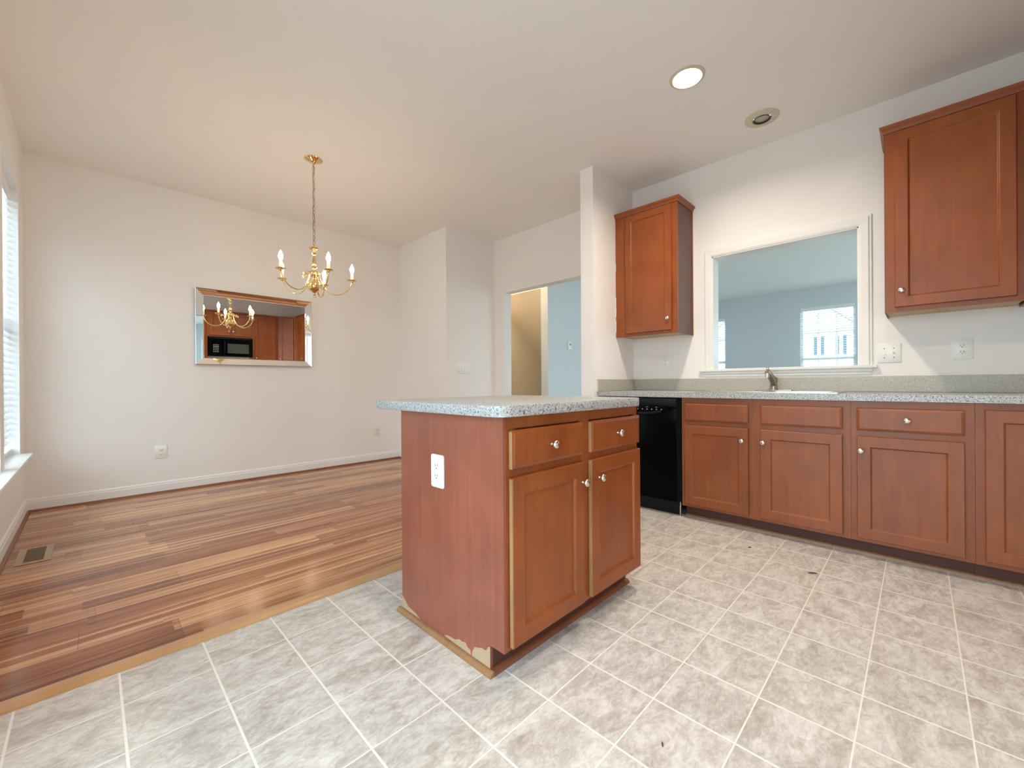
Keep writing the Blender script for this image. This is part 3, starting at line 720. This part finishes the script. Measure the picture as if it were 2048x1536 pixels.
# ================================================================ UPPER CABINETS
XU = 3.324
def upper(ya, yb, doors, label, knobs, crown_sides=(True, True), name='wall_cabinet'):
    t = thing(name, label, 'cabinet', ((XU + XK) / 2, (ya + yb) / 2, 1.395), None)
    zt = 2.462
    bm = NB(); box(bm, XU + .018, XK - .001, yb + .012, ya - .001, 1.402, zt); obj('carcass', bm, M_RAW, t)
    ys = sorted({yb, ya, *[d[0] - .012 for d in doors], *[d[1] + .012 for d in doors]})
    obj('face_frame', solid_grid(NB(), [XU, XU + .018], ys, [1.392, 1.435, 2.42, zt], lambda x, y, z: any(d[1] + .012 < y < d[0] - .012 for d in doors) and 1.435 < z < 2.42), M_WOOD, t, recalc=False)
    for i, d in enumerate(doors):
        o = front_x('door', XU, d[0], d[1], 1.418, 2.445, t, M_WOOD)
        knob((XU - .018, knobs[i], 1.512), (-1, 0, 0), o)
    if crown_sides[1]:
        o = obj('end_panel', box(NB(), XU + .018, XK - .001, yb, yb + .012, 1.392, zt), M_SIDEPANEL, t); o['label'] = 'dark brown veneer end panel'
        obj('end_panel_edge', box(NB(), XK - .02, XK - .001, yb - .004, yb, 1.392, zt), M_WOOD, t)
    if crown_sides[0]:
        obj('end_panel', box(NB(), XU + .018, XK - .001, ya - .001, ya + .004, 1.392, zt), M_SIDEPANEL, t)
    # small crown moulding
    pr = [(0, 2.452), (.006, 2.452), (.010, 2.468), (.022, 2.482), (.024, 2.494), (0, 2.494)]
    e0 = .024 if crown_sides[0] else 0; e1 = .024 if crown_sides[1] else 0
    bm = NB(); bm2 = [(XU - d, yb - (d if e1 else 0), z) for d, z in pr]
    A = [bm.verts.new((XU - d, yb - (d if e1 else 0), z)) for d, z in pr]; B = [bm.verts.new((XU - d, ya + (d if e0 else 0), z)) for d, z in pr]; n = len(pr)
    for i in range(n): bm.faces.new((A[i], A[(i + 1) % n], B[(i + 1) % n], B[i]))
    ends = []
    if e1:
        Cn = [bm.verts.new((XK - .001, yb - d, z)) for d, z in pr]
        for i in range(n): bm.faces.new((A[i], A[(i + 1) % n], Cn[(i + 1) % n], Cn[i]))
        bm.faces.new(Cn)
    else: bm.faces.new(A)
    if e0:
        Cn = [bm.verts.new((XK - .001, ya + d, z)) for d, z in pr]
        for i in range(n): bm.faces.new((B[i], B[(i + 1) % n], Cn[(i + 1) % n], Cn[i]))
        bm.faces.new(Cn)
    else: bm.faces.new(B)
    box(bm, XU + .001, XK - .002, yb + .001, ya - .002, 2.4625, 2.4935)
    obj('crown_moulding', bm, M_WOOD, t)
    return t
ul = upper(YS0 - .001, 1.385, [(1.842, 1.428)], 'narrow cherry wall cabinet mounted against the stub wall, left of the pass-through', [1.456], (False, True))
rr = random.Random(3)
for z0_, z1_ in ((1.99, 2.05), (1.58, 1.74), (1.44, 1.53)):
    z = z0_; bm = NB()
    while z < z1_: h = rr.uniform(.012, .03); box(bm, XU - rr.uniform(.002, .0045), XU - .0002, YS0 - .005, YS0 - .0005, z, z + h, .0008, 1); z += h * .9
    obj('dried_caulk', bm, M_CAULK, ul)
upper(.138, -.402, [(.097, -.362)], 'large cherry wall cabinet right of the pass-through', [.068], (True, False))

# rear run seen in the mirror: faces +y
YR = -.68
def upper_rear(xa, xb, z0, doors, label, knobs):
    t = thing('wall_cabinet', label, 'cabinet', ((xa + xb) / 2, YR - .16, z0), None)
    obj('carcass', box(NB(), xa + .001, xb - .001, YB + .001, YR - .018, z0, 2.462), M_WOOD, t)
    xs = sorted({xa, xb, *[d[0] + .012 for d in doors], *[d[1] - .012 for d in doors]})
    obj('face_frame', solid_grid(NB(), xs, [YR - .018, YR], [z0 - .004, z0 + .04, 2.42, 2.462], lambda x, y, z: any(d[0] + .012 < x < d[1] - .012 for d in doors) and z0 + .04 < z < 2.42), M_WOOD, t, recalc=False)
    for d, k in zip(doors, knobs):
        o = front_y('door', YR, d[0], d[1], z0 + .025, 2.445, t, M_WOOD, DOORP, 1); knob((k, YR + .018, z0 + .12), (0, 1, 0), o)
    obj('crown_moulding', prism(NB(), [(xa, YR + d, z) for d, z in [(-.3, 2.4625), (0, 2.4625), (.010, 2.468), (.022, 2.482), (.024, 2.494), (-.3, 2.494)]], (xb - xa, 0, 0)), M_WOOD, t)
upper_rear(1.24, 1.70, 1.395, [(1.27, 1.665)], 'cherry wall cabinet reflected at the left of the mirror beside the microwave', [1.64])
upper_rear(1.701, 2.52, 1.945, [(1.735, 2.095), (2.125, 2.485)], 'short two-door cherry cabinet above the microwave, reflected in the mirror', [2.07, 2.15])
upper_rear(2.521, 3.03, 1.395, [(2.56, 2.985)], 'cherry wall cabinet right of the microwave, reflected in the mirror', [2.59])
# diagonal corner cabinet
t = thing('corner_wall_cabinet', 'diagonal cherry corner wall cabinet, reflected near the right of the mirror', 'cabinet', (3.4, -.8, 1.395))
P = [(3.0315, YB + .001), (3.0315, -.68), (3.324, -.4035), (XK - .001, -.4035), (XK - .001, YB + .001)]
obj('carcass', prism(NB(), [(x, y, 1.395) for x, y in P], (0, 0, 1.067)), M_WOOD, t)
dv = Vector((3.324 - 3.0315, -.4035 + .68, 0)); ln = dv.length; dv.normalize(); nv = Vector((-dv.y, dv.x, 0)); mid = Vector(((3.0315 + 3.324) / 2, (-.68 - .4035) / 2, 1.93))
d = front('door', mid, dv, nv, ln - .09, 1.027, t, M_WOODB); k = mid - dv * (ln / 2 - .075) + nv * .018; k.z = 1.512; knob(k, nv, d)
obj('crown_moulding', prism(NB(), [(x, y, 2.4625) for x, y in [(3.0315, YB + .01), (3.0315, -.658), (3.308, -.4035), (XK - .001, -.4035), (XK - .001, YB + .01)]], (0, 0, .03)), M_WOOD, t)
# microwave
mw = thing('microwave', 'black over-the-range microwave under the short cabinet, reflected in the mirror', 'microwave', (2.11, -.8, 1.53))
YMW = -.62
obj('body', box(NB(), 1.722, 2.498, YB + .001, YMW - .03, 1.53, 1.939, .004), M_BLACKM, mw)
dr = obj('door', box(NB(), 1.955, 2.498, YMW - .03, YMW, 1.535, 1.895, .006), M_BLACK, mw)
obj('door_window', nested(NB(), (2.235, YMW, 1.70), (-1, 0, 0), (0, 0, 1), (0, 1, 0), .39, .20, [(0, -.001), (0, .001), (.004, .0015)]), M_MWGL, dr)
obj('handle', tube(NB(), [(1.985, YMW, 1.60), (1.985, YMW + .03, 1.62), (1.985, YMW + .03, 1.83), (1.985, YMW, 1.85)], .009, 10), M_BLACKM, dr, smooth=50)
cpn = obj('control_panel', box(NB(), 1.722, 1.952, YMW - .03, YMW, 1.535, 1.895, .006), M_BLACK, mw)
for i in range(3):
    for j in range(5): obj('key', nested(NB(), (1.80 + i * .035, YMW, 1.62 + j * .036), (-1, 0, 0), (0, 0, 1), (0, 1, 0), .024, .012 if j != 3 else .02, [(0, -.001), (0, .0015)]), M_GREYP, cpn)
obj('vent_grille', box(NB(), 1.722, 2.498, YMW - .03, YMW - .004, 1.899, 1.938, .004), M_BLACKM, mw)

# ================================================================ MIRROR
MC = Vector((1.2285, YM - .001, 1.561)); MWd, MHt = 1.055, .732
mt = math.radians(.4)
Uv = Vector((0, -math.sin(mt), math.cos(mt))); Nv = Vector((0, -math.cos(mt), -math.sin(mt))); Rv = Vector((1, 0, 0))
Cb = MC + Vector((0, -.004, 0))
mi = thing('wall_mirror', 'wide rectangular mirror with angled mirrored border hanging on the beige wall', 'mirror', (MC.x, MC.y, MC.z - MHt / 2))
obj('backing', nested(NB(), Cb, Rv, Uv, Nv, MWd, MHt, [(0, 0), (0, .010), (.003, .0125)]), M_STEEL, mi)
# four mitred mirror strips sloping in towards the glass
def strip(i):
    bm = NB(); o = rrect(MWd - .006, MHt - .006, 0, 0); n_ = rrect(MWd - .118, MHt - .118, 0, 0); a, b_ = i, (i + 1) % 4
    pts = [(o[a], .0375), (o[b_], .0375), (n_[b_], .0145), (n_[a], .0145)]; low = [(o[a], .013), (o[b_], .013), (n_[b_], .013), (n_[a], .013)]
    T = [bm.verts.new(Cb + Rv * p[0] + Uv * p[1] + Nv * d) for p, d in pts]; L = [bm.verts.new(Cb + Rv * p[0] + Uv * p[1] + Nv * d) for p, d in low]
    bm.faces.new(T); bm.faces.new(L[::-1])
    for k in range(4): bm.faces.new((T[k], T[(k + 1) % 4], L[(k + 1) % 4], L[k]))
    return bm
for i in range(4): obj('frame_strip', strip(i), M_MIRROR, mi)
obj('glass', nested(NB(), Cb, Rv, Uv, Nv, MWd - .1185, MHt - .1185, [(0, .0131), (0, .0150), (.006, .0165)]), M_MIRROR, mi)
obj('edge_trim', nested(NB(), Cb, Rv, Uv, Nv, MWd + .004, MHt + .004, [(0, 0), (0, .0375), (.002, .039), (.0045, .0378)], cap=False, back=False), M_CHROME, mi)

# ================================================================ WALL PLATES
def plate(name, label, C, Rv, Nv, wd, kind, gangs=1, group=None, m=M_WHITE, hg=.117):
    C = Vector(C); Rv = Vector(Rv); Nv = Vector(Nv); U = Vector((0, 0, 1))
    t = thing(name, label, 'outlet' if kind == 'o' else 'light switch', C - U * hg / 2, group)
    p = obj('cover_plate', nested(NB(), C, Rv, U, Nv, wd, hg, [(0, .0004), (0, .004), (.003, .0062)], r=.004, seg=3), m, t, smooth=40)
    if kind == 'o': recept(C, Rv, Nv, t, .0058, m)
    else:
        for g in range(gangs):
            c = C + Rv * ((g - (gangs - 1) / 2) * .046)
            obj('toggle_slot', nested(NB(), c, Rv, U, Nv, .011, .025, [(0, .006), (0, .0066)]), M_IVORY, t)
            s = 1 if (g % 2 == 0) else -1
            bm = prism(NB(), [c - Rv * .004 + Nv * .006 - U * .008, c - Rv * .004 + Nv * .006 + U * .008, c - Rv * .004 + Nv * .016 + U * (s * .008 + .003), c - Rv * .004 + Nv * .016 + U * (s * .008 - .003)], Rv * .008)
            obj('toggle', bm, m, t)
            for dz in (-.03, .03): obj('screw', lathe(NB(), c + U * dz + Nv * .006, [(.003, 0), (.003, .0012)], 10, Nv), M_SLOT, t)
GO = 'white wall outlets'
plate('wall_outlet', 'white duplex outlet low on the beige wall near the window, below left of the mirror', (.445, YM, .382), (-1, 0, 0), (0, -1, 0), .088, 'o')
plate('wall_outlet', 'ivory duplex outlet low on the beige wall just left of the island', (2.56, YM, .388), (-1, 0, 0), (0, -1, 0), .080, 'o', m=M_IVORY)
plate('wall_outlet', 'white duplex outlet above the backsplash under the narrow wall cabinet', (XK, 1.63, 1.168), (0, 1, 0), (-1, 0, 0), .080, 'o')
plate('wall_outlet', 'white duplex outlet above the backsplash below the large wall cabinet', (XK, -.187, 1.173), (0, 1, 0), (-1, 0, 0), .088, 'o', hg=.125)
plate('light_switch', 'white two-gang switch plate between pass-through and right outlet', (XK, .136, 1.168), (0, 1, 0), (-1, 0, 0), .115, 's', 2, hg=.125)
plate('light_switch', 'white four-gang switch plate on the shaded closet wall left of the doorway', (3.129, Y1, 1.167), (-1, 0, 0), (0, -1, 0), .205, 's', 4)
# thermostat
th = thing('thermostat', 'small white thermostat on the pale blue hall wall through the doorway', 'thermostat', (4.97, YT, 1.49))
b0 = obj('housing', nested(NB(), (4.985, YT, 1.545), (-1, 0, 0), (0, 0, 1), (0, -1, 0), .085, .125, [(0, .0005), (0, .024), (.006, .03)], r=.01, seg=3), M_WHITE, th, smooth=40)
obj('display', nested(NB(), (4.985, YT - .0298, 1.56), (-1, 0, 0), (0, 0, 1), (0, -1, 0), .045, .03, [(0, 0), (0, .001)]), M_GREYP, b0)

# ================================================================ RECESSED LIGHTS
def recessed(c, lit, label):
    x, y = c; t = thing('recessed_light', label, 'ceiling light', (x, y, H - .008))
    if lit:
        obj('trim_ring', lathe(NB(), (x, y, H), [(.078, -.0005), (.099, -.0005), (.098, -.004), (.082, -.009), (.0775, -.006)], 40, caps=False), M_RING, t, smooth=50)
        obj('baffle', lathe(NB(), (x, y, H), [(.0775, -.004), (.074, .03), (.068, .12), (.04, .125)], 40, caps=False), M_CANW, t, smooth=60, recalc=False)
        obj('bulb', lathe(NB(), (x, y, H + .012), [(.0001, -.002), (.035, .0), (.056, .008), (.062, .020), (.055, .045), (.03, .09)], 32), M_FLOOD, t, smooth=60)
    else:
        obj('trim_ring', lathe(NB(), (x, y, H), [(.062, -.0005), (.104, -.0005), (.103, -.006), (.090, -.010), (.082, -.016), (.058, -.013), (.050, .004)], 40, caps=False), M_RING, t, smooth=50)
        obj('aperture_rim', lathe(NB(), (x, y, H), [(.0505, -.012), (.0535, -.0145), (.050, -.016), (.046, -.008), (.045, .03)], 40, caps=False), M_SLOT, t, smooth=50)
        obj('bulb', lathe(NB(), (x, y, H), [(.0001, -.009), (.03, -.008), (.0449, -.004), (.04, .05), (.02, .08)], 32), M_LENS, t, smooth=60)
recessed(L1, True, 'glowing round recessed ceiling light over the kitchen')
recessed(L2, False, 'unlit ivory round recessed ceiling light near the kitchen wall')
recessed(L3, True, 'unseen recessed ceiling light added behind the viewpoint')  # out-of-view lamp added for extra kitchen light
for c, e in ((L1, 18), (L3, 12)):
    light('recessed_lamp', 'AREA', (c[0], c[1], H + .002), e, WARM, .148, (0, 0, 0), spread=math.radians(158))

# ================================================================ CHANDELIER
CX, CY = 1.272, 3.488
ch = thing('chandelier', 'polished brass five-arm chandelier with candle bulbs hanging on a chain', 'chandelier', (CX, CY, 1.70))
obj('canopy', lathe(NB(), (CX, CY, H), [(.070, -.0005), (.070, -.004), (.060, -.010), (.038, -.020), (.018, -.030), (.010, -.040), (.006, -.045), (.0001, -.046)], 36), M_BRASS, ch, smooth=40)
bm = NB(); z = H - .048; k = 0
while z > 2.125:
    L = .0225; pts = []
    for q in range(12):
        a = 2 * math.pi * q / 12; u_, v_ = 0.0095 * math.cos(a), L * math.sin(a)
        ang = k * R90 + .35; pts.append((CX + u_ * math.cos(ang), CY + u_ * math.sin(ang), z - L + v_))
    tube(bm, pts, .0020, 6, closed=True); z -= .0405; k += 1
tube(bm, [(CX + .005 * math.sin(i * .8), CY + .005 * math.cos(i * .8), H - .045 - i * (H - .045 - 2.10) / 40) for i in range(41)], .0022, 6)
obj('chain', bm, M_CHAIN, ch, smooth=60)
obj('crown', lathe(NB(), (CX, CY, 0), [(.0001, 2.118), (.006, 2.115), (.008, 2.103), (.007, 2.096), (.036, 2.094), (.038, 2.090), (.030, 2.084), (.012, 2.080)], 28), M_BRASS, ch, smooth=40)
obj('column', lathe(NB(), (CX, CY, 0), [(.011, 2.081), (.013, 2.074), (.010, 2.066), (.015, 2.058), (.019, 2.050), (.013, 2.042), (.009, 2.036), (.0095, 2.02), (.013, 1.985), (.0165, 1.955), (.014, 1.948), (.020, 1.943), (.021, 1.937), (.013, 1.931), (.011, 1.923), (.016, 1.915), (.032, 1.903), (.037, 1.888), (.035, 1.872), (.022, 1.862), (.013, 1.853), (.011, 1.843), (.016, 1.836), (.013, 1.83)], 32), M_BRASS, ch, smooth=50)
obj('ball', lathe(NB(), (CX, CY, 0), [(.012, 1.832), (.026, 1.829), (.042, 1.820), (.053, 1.803), (.0565, 1.785), (.053, 1.768), (.042, 1.752), (.026, 1.741), (.012, 1.733), (.007, 1.724), (.009, 1.718), (.004, 1.712), (.0001, 1.710)], 36), M_BRASS, ch, smooth=50)
bm = NB(); tube(bm, [(CX + .009 * math.cos(a) * .7, CY - .009 * math.cos(a) * .7, 1.702 + .010 * math.sin(a)) for a in [2 * math.pi * i / 14 for i in range(14)]], .0018, 6, closed=True); obj('finial_ring', bm, M_BRASS, ch, smooth=60)
toward = math.atan2(-CY, -CX)          # from chandelier towards the camera
for i in range(5):
    a = toward + math.radians(20 + 72 * i); D = Vector((math.cos(a), math.sin(a), 0)); Z = Vector((0, 0, 1)); C0 = Vector((CX, CY, 0)); RA = .287
    P = lambda r, z: C0 + D * (r if r < .1 or r == RA else r * .973) + Z * z
    path = [P(.088 + .013 * math.cos(t_), 1.868 + .013 * math.sin(t_)) for t_ in [math.radians(x) for x in (-60, 0, 60, 120, 180)]] + [P(.070, 1.862), P(.062, 1.885), P(.052, 1.897), P(.042, 1.890), P(.040, 1.872), P(.046, 1.845), P(.058, 1.81), P(.078, 1.775), P(.105, 1.748), P(.140, 1.733), P(.178, 1.731), P(.215, 1.742), P(.248, 1.764), P(.274, 1.793), P(.289, 1.825), P(RA, 1.848)]
    # smooth the path once
    q = []
    for u_, v_ in zip(path, path[1:]): q += [u_ * .75 + v_ * .25, u_ * .25 + v_ * .75]
    q = [path[0]] + q + [path[-1]]
    arm = obj('arm', tube(NB(), q, .0050, 10), M_BRASS, ch, smooth=60)
    c = P(RA, 0)
    obj('drip_pan', lathe(NB(), c, [(.006, 1.842), (.011, 1.847), (.010, 1.853), (.026, 1.856), (.037, 1.860), (.038, 1.862), (.026, 1.8605), (.012, 1.862), (.012, 1.866)], 28), M_BRASS, arm, smooth=50)
    obj('candle_sleeve', lathe(NB(), c, [(.0115, 1.864), (.0115, 1.918), (.010, 1.920), (.006, 1.9205)], 20), M_CANDLE, arm, smooth=50)
    bl = obj('bulb', lathe(NB(), c, [(.008, 1.9205), (.009, 1.926), (.0145, 1.938), (.0165, 1.950), (.0145, 1.965), (.009, 1.980), (.004, 1.990), (.0005, 1.998)], 20), M_BULB, arm, smooth=60)

# ================================================================ SMALL THINGS ON THE FLOOR
vt = thing('floor_vent', 'tan metal floor register with dark grille set in the wood floor by the window wall', 'floor vent', (-.235, 3.67, .009))
VX0, VX1, VY0, VY1 = -.302, -.165, 3.50, 3.835
obj('frame', solid_grid(NB(), [VX0, VX0 + .03, VX1 - .03, VX1], [VY0, VY0 + .028, VY1 - .028, VY1], [.0092, .0135], lambda x, y, z: VX0 + .03 < x < VX1 - .03 and VY0 + .028 < y < VY1 - .028), simple('vent_tan', (.42, .31, .20), .45), vt, recalc=False)
obj('duct', box(NB(), VX0 + .03, VX1 - .03, VY0 + .028, VY1 - .028, .0092, .0098), M_SLOT, vt)
bm = NB()
for k in range(14):
    yy = VY0 + .04 + k * .0195; box(bm, VX0 + .03, VX1 - .03, yy - .002, yy + .002, .0098, .0125)
obj('louvres', bm, M_VENT, vt)
def debris(x, y, a, L, label):
    bm = NB(); ca, sa = math.cos(a), math.sin(a); n = 7; T = []; 
    up_, lo = [], []
    for i in range(n):
        s = i / (n - 1) * 2 - 1; wd = .22 * L * (1 - s * s) + .0006; z = .003 + .004 * (1 - s * s)
        cx, cy = x + ca * s * L / 2, y + sa * s * L / 2
        up_.append(((cx - sa * wd * .5, cy + ca * wd * .5, .0008 + z * .3), (cx, cy, .0008 + z), (cx + sa * wd * .5, cy - ca * wd * .5, .0008 + z * .3)))
    V = [[bm.verts.new(p) for p in r] for r in up_]; V2 = [[bm.verts.new((p[0], p[1], p[2] - .0006)) for p in r] for r in up_]
    for i in range(n - 1):
        for j in range(2):
            bm.faces.new((V[i][j], V[i + 1][j], V[i + 1][j + 1], V[i][j + 1])); bm.faces.new((V2[i][j], V2[i][j + 1], V2[i + 1][j + 1], V2[i + 1][j]))
    tag(obj('dry_leaf_scrap', bm, M_LEAF, None, (x, y, 0)), label, 'debris')
debris(2.591, .392, 2.2, .045, 'small curled dark leaf scrap on the tiles in front of the sink cabinet')
debris(2.737, .718, 2.4, .020, 'tiny brown crumb on the tiles nearest the sink cabinet doors')
debris(1.084, .501, .5, .018, 'tiny dark crumb on the tiles in the foreground')

# ================================================================ OUTSIDE
struct('ground', box(NB(), -60, 90, -60, 60, -1.2, -1.0), M_BOUNCE_GROUND, 'ground outside, made pale to bounce daylight indoors')
S = 2.0
def hp(y): return y * S
hx = 44
hs = thing('neighbour_house', 'white house with gable and shuttered windows seen through the living room blind', 'house', (hx, 8, -1))
bm = prism(NB(), [(hx, 3.7, -1), (hx, 15, -1), (hx, 15, 5.75), (hx, 9.3, 10.6), (hx, 3.7, 5.75)], (9, 0, 0)); obj('wall', bm, M_SIDING, hs)
prism(bm := NB(), [(hx - .4, 3.3, 5.45), (hx - .4, 9.3, 10.65), (hx - .4, 9.3, 10.95), (hx - .4, 3.3, 5.75)], (9.8, 0, 0)); obj('roof', bm, M_ROOF, hs); bm = NB(); prism(bm, [(hx - .4, 15.4, 5.45), (hx - .4, 9.3, 10.65), (hx - .4, 9.3, 10.95), (hx - .4, 15.4, 5.75)], (9.8, 0, 0))
obj('roof', bm, M_ROOF, hs)
obj('eave_band', box(NB(), hx - .35, hx, 3.5, 15.2, 5.2, 5.5), M_ROOF, hs)
for yc_ in (6.1, 4.6, 8.6):
    wv = obj('window', box(NB(), hx - .05, hx, yc_ - .12, yc_ + .12, 3.3, 4.8), M_VINYLW, hs)
    for s in (-1, 1): obj('shutter', box(NB(), hx - .06, hx, yc_ + s * .25 - .11, yc_ + s * .25 + .11, 3.25, 4.85), M_SHUT, wv)

# ================================================================ OTHER LAMPS OF THE HOUSE
t = thing('stairwell_light', 'small warm stairwell ceiling light out of view', 'ceiling light', (4.3, 4.4, H - .05))
obj('globe', lathe(NB(), (4.3, 4.4, H - .05), [(.0001, -.03), (.05, -.02), (.07, .01), (.07, .0495)], 24), M_FLOOD, t, smooth=50)
light('stairwell_lamp', 'POINT', (4.3, 4.4, H - .16), 13, (1, .80, .55), .05)
# portals (help sampling of the sky through the openings)
def prt(x, wn, s):
    portal((x, (wn[0] + wn[1]) / 2, (wn[2] + wn[3]) / 2), wn[3] - wn[2], wn[1] - wn[0], (0, -s * R90, 0))
portal((6.7, -3.14, 1.4), 4.2, 2.2, (R90, 0, 0)); prt(XW - .17, PATIO, 1); prt(XW - .17, WIN1, 1); prt(XW - .17, WIN2, 1); prt(XL + .16, WL1, -1); prt(XL + .16, WL2, -1); prt(XL + .16, WL3, -1); prt(XL + .16, WL4, -1)
